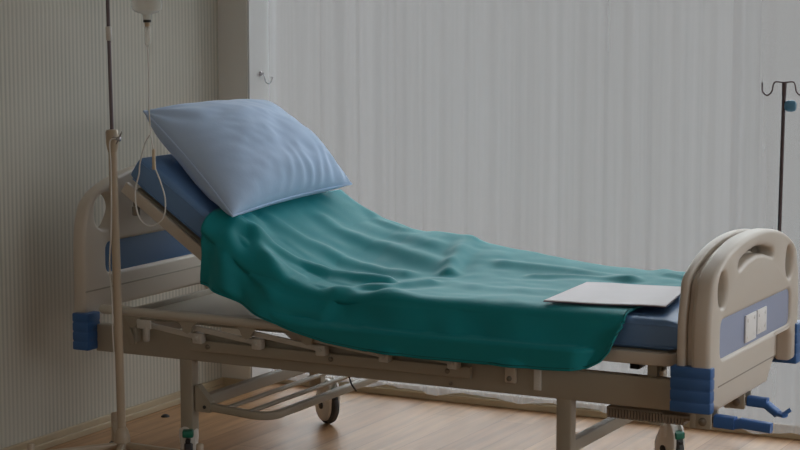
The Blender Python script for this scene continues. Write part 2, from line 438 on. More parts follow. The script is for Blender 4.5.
# pan under the flat section, with the retaining tube at the foot
b = NB(); box(b, .80, 1.975, .02, .80, .535, .547, .002); P('deck_panel', b, 'steel')
P('deck_rail', one(lambda bb: bar(bb, round_path([(.80, -.0, .527), (2.004, 0, .527), (2.004, .82, .527), (.80, .82, .527)], .05), .022, .038, .006)), 'plastic')
for x in (.9, 1.3, 1.62, 1.93):
    for y in (.03, .79): P('deck_support', one(box, x-.015, x+.015, y-.01, y+.01, .468, .512, .002), 'steel')
P('link_block', one(box, 1.83, 1.86, .10, .16, .47, .535, .004), 'black')
P('deck_support', one(box, 1.90, 1.93, .10, .14, .47, .535, .003), 'steel')
# raised back section
def bt(x): return 1.020-.68*(x-.2)      # mattress top line of the raised part
def off(x, d):                           # point d below the mattress top plane at x
    l = math.hypot(1, .68); return V((x-.68/l*d, 0, bt(x)-d/l))
for y in (.012, .808):
    a, c = off(.185, .122), off(.86, .122); a.y = c.y = y
    P('back_rail', one(bar, [a, c], .018, .038, .003), 'plastic')
b = NB(); a, c = off(.215, .104), off(.855, .104); a.y = c.y = .41; bar(b, [a, c], .77, .006, .002); P('back_panel', b, 'steel')
for q in (.22, .55): a = off(q, .122); P('back_crossbar', one(bar, [(a.x, .02, a.z), (a.x, .80, a.z)], .025, .025, .003), 'steel')
a = off(.235, .150); P('rubber_stop', one(lathe, [(.009, 0), (.013, .003), (.014, .030), (.009, .032), (.009, .045)], (a.x, .022, a.z-.036)), 'bolt')
P('lift_arm', one(bar, [(.95, .41, .42), (.62, .41, .66)], .03, .03, .004), 'steel')

# legs, racks, casters
LX1, LX2 = .348, 1.665
def caster(x, y, rz, yaw=None):
    pass
for x in (LX1, LX2):
    for y in (.022, Y1-.022):
        if x < 1 and y > .5: y = Y1+.012; x = LX1+.012
        P('leg', one(bar, [(x, y, .385), (x, y, .150)], .040, .048, .005), 'steel')
    P('leg_crossbar', one(bar, [(x-.0, .04, .232), (x-.0, Y1-.04, .232)], .030, .038, .004), 'steel')
    for y in (.022, Y1-.022) if x < 1 else ():
        g = NB(); s = 1 if x < 1 else -1
        vs = [(x+s*.020, .30), (x+s*.028, .30), (x+s*.075, .25), (x+s*.075, .215), (x+s*.020, .215)]
        lo = [g.verts.new((a, y-.014, c)) for a, c in vs]; hi = [g.verts.new((a, y+.014, c)) for a, c in vs]
        g.faces.new(lo); g.faces.new(hi[::-1])
        for i in range(5): g.faces.new((lo[i], hi[i], hi[(i+1) % 5], lo[(i+1) % 5]))
        gg = P('gusset', g, 'steel', smooth=False)
        P('bolt', one(lathe, [(.006, 0), (.006, .003), (.004, .005)], (x+s*.055, y-.014, .232), 12, ymat()), 'black', gg)
rk = P('storage_rack', one(lambda bb: bar(bb, round_path([(LX1+.07, .022, .232), (.645, .022, .218), (.645, .80, .218), (LX1+.07, .80, .232)], .07), .022, .026, .005)), 'steel')
for x in (.46, .555): P('rack_rod', one(tube, [(x, .03, .222), (x, .795, .222)], .008), 'steel', rk)

def caster(x, y, ang, tr=-.028, brk=.122, sc=1.):
    """ang: direction the visible wheel side faces"""
    base = V((x, y, 0)); ax = V((math.cos(ang), math.sin(ang), 0)); fwd = V((0, 0, 1)).cross(ax)
    cpos = base + fwd*tr + V((0, 0, .060*sc))
    R = Matrix((ax.cross(V((0,0,1))), V((0,0,1)), ax)).transposed()   # lathe z -> axle
    hood = NB()
    lathe(hood, [(.012, .105), (.030, .108), (.032, .125), (.031, .150), (.024, .158), (.020, .162)], (x, y, 0))
    for s in (1, -1):
        # oval cheek plate covering the wheel side
        ring = []
        for k in range(28):
            a = 2*math.pi*k/28; ring.append((math.cos(a)*.045 + (.014 if math.sin(a) > 0 else 0)*math.sin(a), math.sin(a)*(.084 if math.sin(a) > 0 else .050)))
        f1 = [hood.verts.new(cpos + ax*(s*.014) + fwd*p*sc + V((0, 0, q*sc))) for p, q in ring]
        f2 = [hood.verts.new(cpos + ax*(s*.022) + fwd*p*.97*sc + V((0, 0, q*.97*sc))) for p, q in ring]
        f3 = [hood.verts.new(cpos + ax*(s*.026) + fwd*p*.8*sc + V((0, 0, q*.8*sc))) for p, q in ring]
        for A, B in ((f1, f2), (f2, f3)):
            for k in range(28): hood.faces.new((A[k], A[(k+1) % 28], B[(k+1) % 28], B[k]))
        hood.faces.new(f3); hood.faces.new(f1[::-1])
    h = P('caster', hood, 'hood')
    w_ = NB(); lathe(w_, [(r*sc, z) for r, z in ((.020, -.0135), (.052, -.0135), (.058, -.009), (.060, 0), (.058, .009), (.052, .0135), (.020, .0135))], cpos, 36, R); P('wheel', w_, 'tire', h)
    for s in (1, -1):
        P('hub', one(lathe, [(.014, s*.024), (.014, s*.029), (.008, s*.030)], cpos, 16, R), 'black', h)
    br = NB(); c0 = base - fwd*(-.0) + V((0, 0, .118))
    box(br, -.018, .018, -.012, .024, -.012, .012, .005)
    rot = Matrix((ax*1.0, fwd, V((0, 0, 1)))).transposed()
    bmesh.ops.transform(br, matrix=Matrix.Translation(base + fwd*.036 + V((0, 0, brk))) @ rot.to_4x4(), verts=br.verts)
    P('brake_pedal', br, 'green', h)
    pe = NB(); box(pe, -.008, .008, -.01, .03, -.006, .006, .002)
    bmesh.ops.transform(pe, matrix=Matrix.Translation(base + fwd*.034 + V((0, 0, brk-.024))) @ rot.to_4x4(), verts=pe.verts)
    P('brake_lever', pe, 'black', h)
caster(LX1-.004, .022, math.radians(-150), brk=.145, sc=1.2)
caster(LX1+.026, Y1+.058, math.radians(-120), .0, sc=1.18)
caster(LX2, .022, math.radians(-110))
caster(LX2+.038, Y1-.010, math.radians(-122), .0, sc=1.15)

# corner bumpers with raised bands
def bumper(x0, x1, y0, y1, z0, z1):
    b = NB(); n = 4; h = (z1-z0)/n
    box(b, x0+.0012, x1-.0012, y0+.0012, y1-.0012, z0+.002, z1-.002, .006)
    for i in range(n): box(b, x0, x1, y0, y1, z0+i*h+.0008, z0+(i+1)*h-.0008, .0045, 2)
    P('corner_bumper', b, 'bumper')
bumper(-.060, .004, -.052, .018, .388, .512)
bumper(-.064, .008, Y1-.045, Y1+.052, .388, .512)
bumper(2.010, 2.130, -.056, -.018, .392, .523)
bumper(2.010, 2.130, Y1-.040, Y1+.036, .392, .523)

# boards
def arch(c, z0, wtop=.445):
    """outline points (y,z) of the upper board, centre c, z offset z0, drawn from bottom right up and over to bottom left"""
    hw = [(wtop, .50), (wtop+.002, .58), (wtop-.002, .66), (wtop-.018, .725), (.398, .765), (.345, .798), (.26, .828), (.14, .851), (0, .858)]
    r = [(c+a, z+z0) for a, z in hw]; l = [(c-a, z+z0) for a, z in reversed(hw[:-1])]
    return r+l
def smooth_open(pts, n=5):
    out = []
    for i in range(len(pts)-1):
        p = [V((*pts[max(0, min(len(pts)-1, i+k-1))], 0)) for k in range(4)]
        for j in range(n):
            t = j/n; q = .5*((2*p[1])+(-p[0]+p[2])*t+(2*p[0]-5*p[1]+4*p[2]-p[3])*t*t+(-p[0]+3*p[1]-3*p[2]+p[3])*t**3); out.append((q.x, q.y))
    out.append(pts[-1]); return out
def handle_slot(c, z0, k=1.):
    z0 += .021; c -= .016
    top = [(c-.170, .762), (c-.158, .773), (c-.09, .789), (c, .796), (c+.09, .789), (c+.158, .773), (c+.170, .762)]
    bot = [(c+.170, .752), (c+.160, .746), (c+.08, .764), (c, .771), (c-.08, .764), (c-.160, .746), (c-.170, .752)]
    return round_ring([(c+(a-c)*k, z+z0) for a, z in top+bot], .006, 3)
def side_hole(c, z0, s, big=0):
    pts = [(.338, .682), (.358, .702), (.362, .738), (.350, .762), (.328, .778), (.300, .774), (.286, .742), (.289, .708), (.308, .682)]
    return smooth_ring([(c+s*(.364-(.364-a)*(1+big)), z+z0) for a, z in pts], 4)
def panel_ring(c, y0, y1, z0, z1, r=.03): return round_ring([(y0, z0), (y1, z0), (y1, z1), (y0, z1)], r)

# footboard: outer shell, inner shell with a groove between, inset panel
FC = .385
out_ring = smooth_open(arch(FC, 0, .432)) + [(FC-.432, .41), (.02, .395), (.05, .385), (.50, .385), (.575, .455), (.58, .515), (.725, .515), (.745, .49), (.745, .41), (FC+.432, .41)]
pr = panel_ring(FC, .050, .728, .532, .642)
fb = P('footboard', plate(out_ring, [handle_slot(FC, 0), side_hole(FC, 0, 1), side_hole(FC, 0, -1), pr], 2.095, .028, .014), 'plastic')
inn_ring = smooth_open([(a, z-.004) for a, z in arch(FC, 0, .426)]) + [(FC-.426, .41), (FC+.426, .41)]
P('inner_shell', plate(inn_ring, [handle_slot(FC, -.002), side_hole(FC, 0, 1), side_hole(FC, 0, -1)], 2.036, .013, .010), 'plastic', fb)
g_ring = [(FC+(a-FC)*.955, .60+(z-.60)*.93) for a, z in inn_ring]
b = plate(g_ring, [[(FC+(a-FC)*1.04, z+(.006 if z > .78 else -.006)) for a, z in handle_slot(FC, 0)], side_hole(FC, 0, 1, .1), side_hole(FC, 0, -1, .1)], 2.062, .012, .001); P('core', b, 'plastic', fb)
P('inset_panel', plate(panel_ring(FC, .041, .737, .522, .652), [], 2.098, .017, .002), 'panel_foot', fb)
b = NB()
box(b, 2.1155, 2.121, .285, .385, .540, .622, .002); box(b, 2.1155, 2.121, .397, .487, .548, .622, .002)
ch = P('card_holder', b, 'card', fb)
for y, z in ((.305, .605), (.365, .607), (.305, .556), (.365, .558), (.415, .605), (.470, .607), (.415, .563), (.470, .565)): obj('card_stud', one(lathe, [(.006, 0), (.006, .0015)], (2.121, y, z), 12, xmat()), 'card', fb)
P('lower_seam', one(box, 2.1225, 2.1240, .03, .575, .4545, .4585, .0005), 'steel_dark', fb)
P('end_plate', one(bar, [(2.03, Y0+.03, .435), (2.03, Y1-.03, .435)], .06, .07, .01), 'steel')

# headboard
HZ = .112; HC = .41
legz = .40
hr = smooth_open(arch(HC, HZ, .440)) + [(HC-.445, legz), (HC-.36, legz), (HC-.345, .48), (HC-.31, .512), (HC+.31, .512), (HC+.345, .48), (HC+.36, legz), (HC+.445, legz)]
hp = panel_ring(HC, .092, .728, .628, .730)
hsh = lambda s: smooth_ring([(HC+s*a, z) for a, z in ((.335, .778), (.366, .795), (.378, .830), (.370, .866), (.345, .890), (.305, .892), (.272, .872), (.258, .838), (.278, .800), (.302, .778))], 4)
hb_ = P('headboard', plate(hr, [hsh(1), hsh(-1), hp], -.045, .026, .014), 'plastic')
P('inset_panel', plate(panel_ring(HC, .083, .737, .618, .740), [], -.045, .016, .002), 'panel', hb_)
P('lower_seam', one(box, -.0195, -.0175, -.03, .85, .577, .582, .0005), 'steel', hb_)

# folded side rails
def side_rail(y, s):
    top = P('side_rail', one(tube, [(.060, y, .536), (.067, y, .536), (.074, y, .536), (1.72, y, .532)], .0155, 16, [.5, .85, 1, 1]), 'rail')
    lower = P('rail_channel', one(bar, [(.38, y+s*-.043, .437), (1.375, y+s*-.043, .437)], .014, .036, .004), 'steel', top)
    for x in (.45, .90, 1.30): P('bolt', one(lathe, [(.008, 0), (.008, .003), (.005, .006)], (x, y-s*.036 if s < 0 else y-.036, .437), 12, ymat()), 'bolt', top)
    ups = [.19, .40, .62, .84, 1.06, 1.28, 1.50]; los = [.43, .65, .88, 1.10, 1.33]
    for i, x in enumerate(ups):
        g = NB(); vs = [(x-.045, .527), (x+.045, .527), (x+.022, .508), (x+.014, .488), (x, .482), (x-.014, .488), (x-.022, .508)]
        lo = [g.verts.new((a, y-.007, c)) for a, c in vs]; hi = [g.verts.new((a, y+.007, c)) for a, c in vs]
        g.faces.new(lo); g.faces.new(hi[::-1])
        for k in range(len(vs)): g.faces.new((lo[k], hi[k], hi[(k+1) % len(vs)], lo[(k+1) % len(vs)]))
        P('rail_bracket', g, 'steel', top)
    for i, x in enumerate(los):
        yy = y-s*.018
        P('link_arm', one(bar, [(ups[i]+.005, yy, .499), (x, yy, .470)], .010, .018, .003), 'link', top)
        g = NB(); box(g, x-.017, x+.017, yy-.016, yy+.016, .450, .484, .005); lathe(g, [(.007, 0), (.007, .003), (.004, .005)], (x, yy-.016, .468), 12, ymat()); P('pivot_block', g, 'link', top)
    # catch at the head end
    g = NB(); box(g, .215, .270, y-.020, y-.012, .486, .516, .004); box(g, .240, .262, y-.021, y-.011, .445, .500, .008, 3); P('rail_catch', g, 'link', top)
    g = NB(); box(g, .150, .175, y+.004, y+.014, .42, .53, .004, rot=Matrix.Rotation(-.4, 3, 'Y')); box(g, .165, .185, y+.02, y+.05, .43, .49, .004); P('release_lever', g, 'steel', top)
side_rail(-.060, -1)
side_rail(Y1+.060, 1)
b = NB(); box(b, 1.480, 1.518, -.012, -.002, .415, .483, .007, 3); pb_ = P('hinge_plate', b, 'plastic')
P('bolt', one(lathe, [(.008, 0), (.008, .003), (.005, .005)], (1.497, -.012, .430), 12, ymat()), 'bolt', pb_)
b = NB(); box(b, 1.572, 1.596, -.006, -.001, .402, .500, .0015)
for k in range(9): box(b, 1.575, 1.593, -.008, -.005, .412+k*.009, .415+k*.009)
P('strap', b, 'tag')
b = NB(); lathe(b, [(.006, 0), (.006, .004), (.003, .006)], (1.30, .0, .395), 12, ymat()); P('bolt', b, 'bolt')
P('cable_tail', one(tube, round_path([(.755, .30, .385), (.762, .30, .33), (.785, .30, .315), (.792, .30, .290), (.812, .30, .268)], .02), .0030, 8), 'black')

# cranks
b = NB(); box(b, 1.775, 2.02, .06, .14, .338, .362, .004)
for k in range(5, 30): box(b, 1.732+k*.0095, 1.738+k*.0095, .054, .146, .330, .356)
P('ribbed_cover', b, 'steel_dark')
def crank(y, pts, fork):
    g = NB(); box(g, 2.055, 2.105, y-.035, y-.022, .330, .385, .006); box(g, 2.055, 2.105, y+.022, y+.035, .330, .385, .006); box(g, 2.04, 2.06, y-.035, y+.035, .33, .40, .004)
    br = P('crank_bracket', g, 'steel')
    P('bolt', one(lathe, [(.012, 0), (.012, .003), (.007, .006)], (2.080, y-.035, .352), 16, ymat()), 'bolt', br)
    P('crank_shaft', one(tube, [(1.95, y, .352), (2.12, y, .352)], .010), 'bolt', br)
    c = NB()
    for p, q, w0, h0 in pts: bar(c, [p, q], w0, h0, .005)
    P('crank_handle', c, 'crank')
crank(.37, [((2.105, .37, .352), (2.165, .37, .350), .030, .030), ((2.160, .372, .346), (2.200, .362, .322), .030, .020), ((2.195, .362, .324), (2.225, .350, .322), .026, .012), ((2.215, .35, .322), (2.238, .36, .340), .022, .010)], True)
crank(.065, [((2.105, .065, .352), (2.165, .065, .350), .032, .036), ((2.155, .065, .346), (2.185, .065, .352), .026, .028), ((2.180, .065, .353), (2.270, .065, .347), .028, .028)], False)

# ------------------------------------------------------------------ mattress
MT = [(.14, bt(.14)), (.60, bt(.60)), (.68, .708), (.74, .677), (.80, .657), (.88, .645), (1.0, .640), (2.03, .643)]
def ztop(x):
    if x < .62: return bt(x)
    return lerp_table([(.62, bt(.62)), (.68, .706), (.74, .672), (.80, .652), (.88, .641), (1.0, .637), (2.05, .640)], x)
def mattress():
    b = NB(); th = .092; x0, x1 = .182, 2.010; n = 90; rings = []
    y0, y1 = .008, .812
    cs = rrect(y1-y0, th, .022, 5)
    for i in range(n+1):
        x = x0+(x1-x0)*i/n
        e = 1
        dz = (ztop(x+.02)-ztop(x-.02))/.04
        nn = V((-dz, 0, 1)).normalized()
        c = V((x, (y0+y1)/2, ztop(x))) - nn*th/2
        k = min(1, i/3, (n-i)/3); sh = .80+.20*math.sin(k*math.pi/2) if k < 1 else 1
        sy = .98+.02*sh
        ring = []
        for a, z in cs:
            wv = .0025*noise.noise(V((x*9, a*9, z*20)))
            ring.append(b.verts.new(c + V((0, a*(sy if k < 1 else 1), 0)) + nn*(z*sh+wv)))
        rings.append(ring)
    m = len(cs)
    for i in range(n):
        for j in range(m): b.faces.new((rings[i][j], rings[i][(j+1) % m], rings[i+1][(j+1) % m], rings[i+1][j]))
    b.faces.new(rings[0]); b.faces.new(rings[-1][::-1])
    bmesh.ops.triangulate(b, faces=[f for f in b.faces if len(f.verts) > 4])
    o = obj('mattress', b, 'mattress', angle=60)
    s = NB()
    for zoff in (.018, .080):
        pts = []
        for i in range(0, n+1, 2):
            x = x0+.012+(x1-x0-.024)*i/n; dz = (ztop(x+.02)-ztop(x-.02))/.04; nn = V((-dz, 0, 1)).normalized()
            p = V((x, y0+.001, ztop(x)))-nn*zoff; pts.append(p)
        tube(s, pts, .0022, 6)
    o2 = obj('piping', s, 'mattress', o)
    tag(o, 'slate blue vinyl mattress bent up under the pillow on the bed deck', 'mattress')
mattress()

# ------------------------------------------------------------------ blanket
RIDGES = [
    ([(.475, .12), (.525, .0), (.55, -.14)], .028, .016),
    ([(.50, .16), (.60, .05), (.72, -.03), (.88, -.05)], .036, .022),
    ([(.70, -.08), (.84, -.12), (1.02, -.11)], .040, .010),
    ([(1.05, .04), (1.15, -.03), (1.30, -.06)], .045, .008),
    ([(.62, .17), (.80, .07), (1.02, .05)], .030, -.010), # polyline of (x,y), width, height
    ([(.46, .05), (.60, .10), (.78, .16), (.98, .20)], .030, .020),
    ([(.52, .26), (.72, .34), (.95, .36)], .035, .012),
    ([(.56, .52), (.78, .56), (1.02, .50)], .040, .010),
    ([(.90, .02), (1.02, .12), (1.10, .24)], .030, .014),
    ([(.96, .84), (.99, .70), (1.04, .55), (1.08, .42)], .028, .018),
    ([(1.20, .60), (1.40, .66), (1.62, .62)], .035, .010),
    ([(1.10, .30), (1.34, .22), (1.50, .25)], .045, .006),
    ([(1.35, .50), (1.50, .56), (1.64, .60)], .025, .008),
    ([(1.66, .84), (1.72, .74), (1.80, .70)], .022, .014),
    ([(.66, .86), (.74, .74), (.88, .66)], .045, .010),
    ([(.55, .86), (.62, .78), (.74, .76)], .025, .014),
]
def segd(p, a, b):
    ab = b-a; t = max(0, min(1, (p-a).dot(ab)/ab.dot(ab))); return (p-a-ab*t).length
def relief(x, y):
    h = 0; p = V((x, y))
    for pl_, wd, a in RIDGES:
        d = min(segd(p, V(pl_[i]), V(pl_[i+1])) for i in range(len(pl_)-1))
        if d < wd*4: h += a*math.exp(-(d/wd)**2) - a*.25*math.exp(-((d-wd*1.8)/wd)**2)
    h *= 1-.65*sstep(.60, .82, y)
    h += .007*noise.noise(V((x*5, y*6, 3))) + .002*noise.noise(V((x*15+y*9, y*16-x*6, 8)))
    h *= 1-.9*sstep(1.50, 1.60, x)*sstep(.50, .42, y)*sstep(-.05, .0, y)
    return h
HEM = [(.40, .650), (.46, .636), (.56, .606), (.68, .562), (.80, .526), (.92, .500), (1.05, .486), (1.25, .480), (1.50, .482), (1.64, .482), (1.72, .486), (1.77, .494), (1.81, .515), (1.838, .548), (1.852, .60), (1.87, .625)]
def blanket():
    b = NB(); nx = 230; nd = 34; nt_ = 96; nf = 8; rows = []
    for i in range(nx+1):
        u = i/nx; row = []
        xa = .437; xb = 1.856
        base = xa+(xb-xa)*u
        zt = ztop(base)+.010; zh = lerp_table(HEM, base)
        lift = .075*math.exp(-((base-.86)/.23)**2) + .025*math.exp(-((base-1.2)/.2)**2)
        drop = max(.006, zt-zh-.012)
        soft = 1-sstep(.62, 1.0, base); ys = -.010-.022*soft
        # near hanging side, bottom to top
        for k in range(nd):
            t = k/nd                    # 0 hem, 1 top edge
            q = 1-t                     # how far down
            z = zt-.026-.034*(1-sstep(.62, 1.0, base)) - (drop-.014-.034*(1-sstep(.62, 1.0, base)))*q
            fl = .050*math.sin(min(1, drop/.13)*math.pi/2)
            wave = .013*math.sin(base*15+.7)*q + .007*math.sin(base*31+1.2)*q + .010*noise.noise(V((base*7, q*1.4, 5)))*q
            y = ys - fl*(1-.5*soft)*(q**1.35)-.022*sstep(.50, .80, base)*q + wave - .006*math.sin(q*math.pi)
            y -= relief(base, -.010-drop*q)*.9
            y = min(y, -.0835*sstep(.3, .75, q)*sstep(.62, .74, base)*sstep(1.86, 1.72, base)-.003)
            y = min(y, -.0835*sstep(.558, .545, z)*sstep(.60, .70, base)*sstep(1.86, 1.72, base)-.003)
            y += -.016*math.exp(-((base-.515)/.030)**2)*q**.5 + .010*math.exp(-((base-.462)/.022)**2)*q**.5 - .010*math.exp(-((base-.66)/.05)**2)*q**.7
            x = base+.006*noise.noise(V((q*3, base*3, 1)))
            row.append(V((x, y, z)))
        # rounded edge + top
        for k in range(nt_+1):
            v = (k/nt_)**1.35; y = ys + v*(.828-ys)
            e_t = min(1, (y-ys)/(.045+.055*soft)); e = (.026+.034*soft)*(1-math.sqrt(max(0, 1-(1-e_t)**2)))
            lf = lift*sstep(.35, .95, v)
            sag = -.0
            h = relief(base, y)
            fade = .65+.35*min(1, (y-ys)/.05)
            edgehold = sstep(0, .02, u)
            x = base + .02*v*(1-u) + .004*noise.noise(V((base*5, y*5, 0)))
            z = ztop(x)+.010 - e + h*fade*edgehold + lf
            # push the pillow zone flat
            rr_ = min(.022, max(0, .030-y)); mz = ztop(x)-(.022-math.sqrt(max(0, .022**2-rr_**2)))
            row.append(V((x, y, max(z, mz+.004) if y > .008 else z)))
        for k in range(1, nf+1):
            q = k/nf; last = row[nd+nt_]
            row.append(V((last.x, last.y+.008*math.sin(q*1.6), last.z-.10*q)))
        rows.append([b.verts.new(p) for p in row])
    for i in range(nx):
        for j in range(len(rows[0])-1): b.faces.new((rows[i][j], rows[i+1][j], rows[i+1][j+1], rows[i][j+1]))
    co = [[v.co.copy() for v in r] for r in rows]
    o = obj('blanket', b, 'blanket', angle=180)
    sm = o.modifiers.new('thickness', 'SOLIDIFY'); sm.thickness = .005; sm.offset = 1
    # stitched hem line along the free edges
    s = NB(); off_ = V((0, -.004, .004))
    path = [co[i][1]+off_ for i in range(0, nx, 2)]
    tube(s, path, .0016, 6)
    path = [co[nx-1][j]+V((.001, -.004 if j < nd else 0, .007 if j >= nd else .002)) for j in range(1, nd+nt_, 2)]
    tube(s, path, .0016, 6)
    obj('stitched_hem', s, 'hem', o)
    tag(o, 'teal woollen blanket draped over the mattress and down the near bed side', 'blanket')
blanket()

# ------------------------------------------------------------------ pillow
def pillow():
    b = NB(); A, B_, C_, D_ = V((.150, .075, 1.172)), V((.526, .012, .856)), V((.520, .800, .886)), V((.155, .800, 1.160))
    ns, ntt = 110, 70
    nrm = ((B_-A).cross(C_-A)).normalized()
    if nrm.z < 0: nrm = -nrm
    def surf(s, t, side):      # s along length (y), t from head (-1) to foot (+1)
        ps = s*(1-.045*(1-t*t)); pt = t*(1-.055*(1-s*s))
        # pull towards a soft, pointed corner
        u, v = (ps+1)/2, (pt+1)/2
        p = A*(1-u)*(1-v) + D_*u*(1-v) + B_*(1-u)*v + C_*u*v
        f = (max(0, 1-abs(s)**2.4))**.55*(max(0, 1-abs(t)**2.4))**.55; f2 = (max(0, 1-abs(s)**6))**.5*(max(0, 1-abs(t)**3))**.5
        if side > 0:
            h = .134*f*(1+.10*noise.noise(V((s*1.6, t*1.6, 2))))
            # gathers running up from the lower seam and from the corners
            g = math.exp(-((1-t)/.42)**2)
            h += .006*g*math.sin(s*34+3*noise.noise(V((s*3, t*2, 4))))*f**.4*sstep(-.7, .3, s)
            h += .007*noise.noise(V((s*3.2+t*2.0, t*3.5-s, 7)))*f
            h += .003*noise.noise(V((s*7-t*6, t*3+s*3, 1)))*f
            dc = math.hypot(s+1, t+1); h += .010*math.sin(math.atan2(t+1, s+1)*9)*math.exp(-(dc/.5)**2)*f**.3
        else:
            h = -.082*f2*(1+.1*noise.noise(V((s*2, t*2, 9))))
        return p + nrm*h
    top = []; bot = []
    for i in range(ns+1):
        s = -math.cos(math.pi*i/ns); s = .55*s+.45*(-1+2*i/ns)
        rt_, rb = [], []
        for j in range(ntt+1):
            t = -math.cos(math.pi*j/ntt); t = .55*t+.45*(-1+2*j/ntt)
            v = b.verts.new(surf(s, t, 1)); rt_.append(v)
            if i in (0, ns) or j in (0, ntt): rb.append(v)
            else:
                q = surf(s, t, -1); q.z = max(q.z, ztop(q.x)+.012+.022*sstep(.38, .46, q.x)); rb.append(b.verts.new(q))
        top.append(rt_); bot.append(rb)
    for g in (top, bot):
        for i in range(ns):
            for j in range(ntt): 
                b.faces.new((g[i][j], g[i+1][j], g[i+1][j+1], g[i][j+1]))
    edge = [top[i][0].co.copy() for i in range(ns+1)]+[top[ns][j].co.copy() for j in range(ntt+1)]+[top[i][ntt].co.copy() for i in range(ns, -1, -1)]+[top[0][j].co.copy() for j in range(ntt, -1, -1)]
    o = obj('pillow', b, 'pillow', angle=180)
    s = NB(); pts = [p for i, p in enumerate(edge) if i == 0 or (p-edge[i-1]).length > 1e-4]
    tube(s, pts, .0035, 6); obj('piping', s, 'pillow', o)
    tag(o, 'plump light blue pillow leaning on the raised head of the mattress', 'pillow')
pillow()

# ------------------------------------------------------------------ papers on the foot of the blanket
t = thing('booklet', 'white closed booklet lying on the teal blanket near the footboard', 'booklet', (1.74, .25, .66))
def paper_quad(z, g, th):
    b = NB(); pts = [V((1.592, .015)), V((1.570, .40)), V((1.880, .46)), V((1.945, .085))]
    c = sum(pts, V((0, 0)))/4; pts = [c+(p-c)*g for p in pts]; n = 16; G = []
    for lay in (0, 1):
        g_ = []
        for i in range(n+1):
            r = []
            for j in range(n+1):
                u, v = i/n, j/n; p = pts[0]*(1-u)*(1-v)+pts[3]*u*(1-v)+pts[1]*(1-u)*v+pts[2]*u*v
                zz = z+.0015*math.sin(u*5)*v + .001*math.sin(u*8+1) + lay*th
                r.append(b.verts.new((p.x, p.y, zz)))
            g_.append(r)
        G.append(g_)
    for lay in (0, 1):
        for i in range(n):
            for j in range(n): b.faces.new((G[lay][i][j], G[lay][i+1][j], G[lay][i+1][j+1], G[lay][i][j+1]))
    for i in range(n):
        b.faces.new((G[0][i][0], G[0][i+1][0], G[1][i+1][0], G[1][i][0])); b.faces.new((G[0][i][n], G[0][i+1][n], G[1][i+1][n], G[1][i][n]))
        b.faces.new((G[0][0][i], G[0][0][i+1], G[1][0][i+1], G[1][0][i])); b.faces.new((G[0][n][i], G[0][n][i+1], G[1][n][i+1], G[1][n][i]))
    return b
obj('cover', paper_quad(.6615, 1.0, .002), 'cover', t); obj('pages', paper_quad(.664, .99, .003), 'paper', t)

# ------------------------------------------------------------------ floor-standing drip stand at the head
SX, SY = .214, -.165
t = thing('drip_stand', 'cream drip stand with a thin dark upper rod beside the headboard', 'drip stand', (SX, SY, 0))
top = V((SX-.030, SY, 1.02)); lean = (V((.180, SY, 1.95))-V((SX, SY, .1))).normalized()
def sp(z): k = (z-.1)/lean.z; return V((SX, SY, .1))+lean*k
obj('lower_pole', one(tube, [sp(.10), sp(1.12)], .0135, 18), 'iv_cream', t)
obj('upper_rod', one(tube, [sp(1.10), sp(1.95)], .0060, 14), 'darkrod', t)
cm = sp(1.105); R_ = lean.to_track_quat('Z', 'Y').to_matrix()
obj('collar', one(lathe, [(.0145, -.045), (.018, -.030), (.0205, -.015), (.0205, .018), (.017, .024), (.008, .026)], cm, 20, R_), 'iv_cream', t)
b = NB(); tube(b, [cm+V((.010, -.012, 0)), cm+V((.040, -.020, -.002))], .0045, 10); box(b, cm.x+.034, cm.x+.046, cm.y-.026, cm.y-.014, cm.z-.009, cm.z+.006, .003)
tube(b, [cm+V((.040, -.020, 0)), cm+V((.052, -.022, .022))], .0028, 8, [1, .6]); tube(b, [cm+V((.040, -.020, 0)), cm+V((.030, -.022, -.018))], .0028, 8, [1, .6]); obj('wing_screw', b, 'chrome', t)
p = sp(1.43); obj('rod_clip', one(lathe, [(.008, -.022), (.0095, -.020), (.0095, .020), (.008, .022)], p, 14, R_), 'tube', t)
hb3 = sp(1.945); b = NB(); 
tube(b, round_path([hb3+V((-.13, 0, .02)), hb3+V((-.13, 0, -.02)), hb3+V((-.10, 0, -.03)), hb3+V((-.07, 0, 0)), hb3, hb3+V((.08, 0, 0)), hb3+V((.11, 0, -.03)), hb3+V((.145, 0, -.03)), hb3+V((.155, 0, .02))], .02), .0035, 8); obj('top_hook', b, 'chrome', t)
b = NB(); lathe(b, [(.018, 0), (.024, .004), (.026, .05), (.020, .075), (.0135, .085)], (SX, SY, .095)); obj('base_hub', b, 'iv_cream', t)
for ang_ in (-3, 130, 238, 300):
    a = math.radians(ang_); d = V((math.cos(a), math.sin(a), 0)); b = NB()
    bar(b, [V((SX, SY, .122))+d*.018, V((SX, SY, .124))+d*.300], .020, .022, .005)
    f = obj('base_foot', b, 'iv_cream', t)
    e_ = V((SX, SY, 0))+d*.305; b = NB(); lathe(b, [(.010, .062), (.012, .064), (.012, .158), (.009, .163)], e_, 14); obj('foot_socket', b, 'iv_cream', f)
    b = NB(); lathe(b, [(.010, -.010), (.026, -.010), (.0285, -.004), (.0285, .004), (.026, .010), (.010, .010)], e_+V((0, 0, .0285)), 22, Matrix.Rotation(a, 3, 'Z') @ ymat()); obj('foot_wheel', b, 'tire', f)
    b = NB()
    dd = V((-d.y, d.x, 0))
    for s in (1, -1): bar(b, [e_+dd*s*.013+V((0, 0, .028)), e_+dd*s*.013+V((0, 0, .064))], .018, .004, .001)
    bar(b, [e_-dd*.014+V((0, 0, .063)), e_+dd*.014+V((0, 0, .063))], .018, .005, .001); obj('wheel_fork', b, 'tire', f)

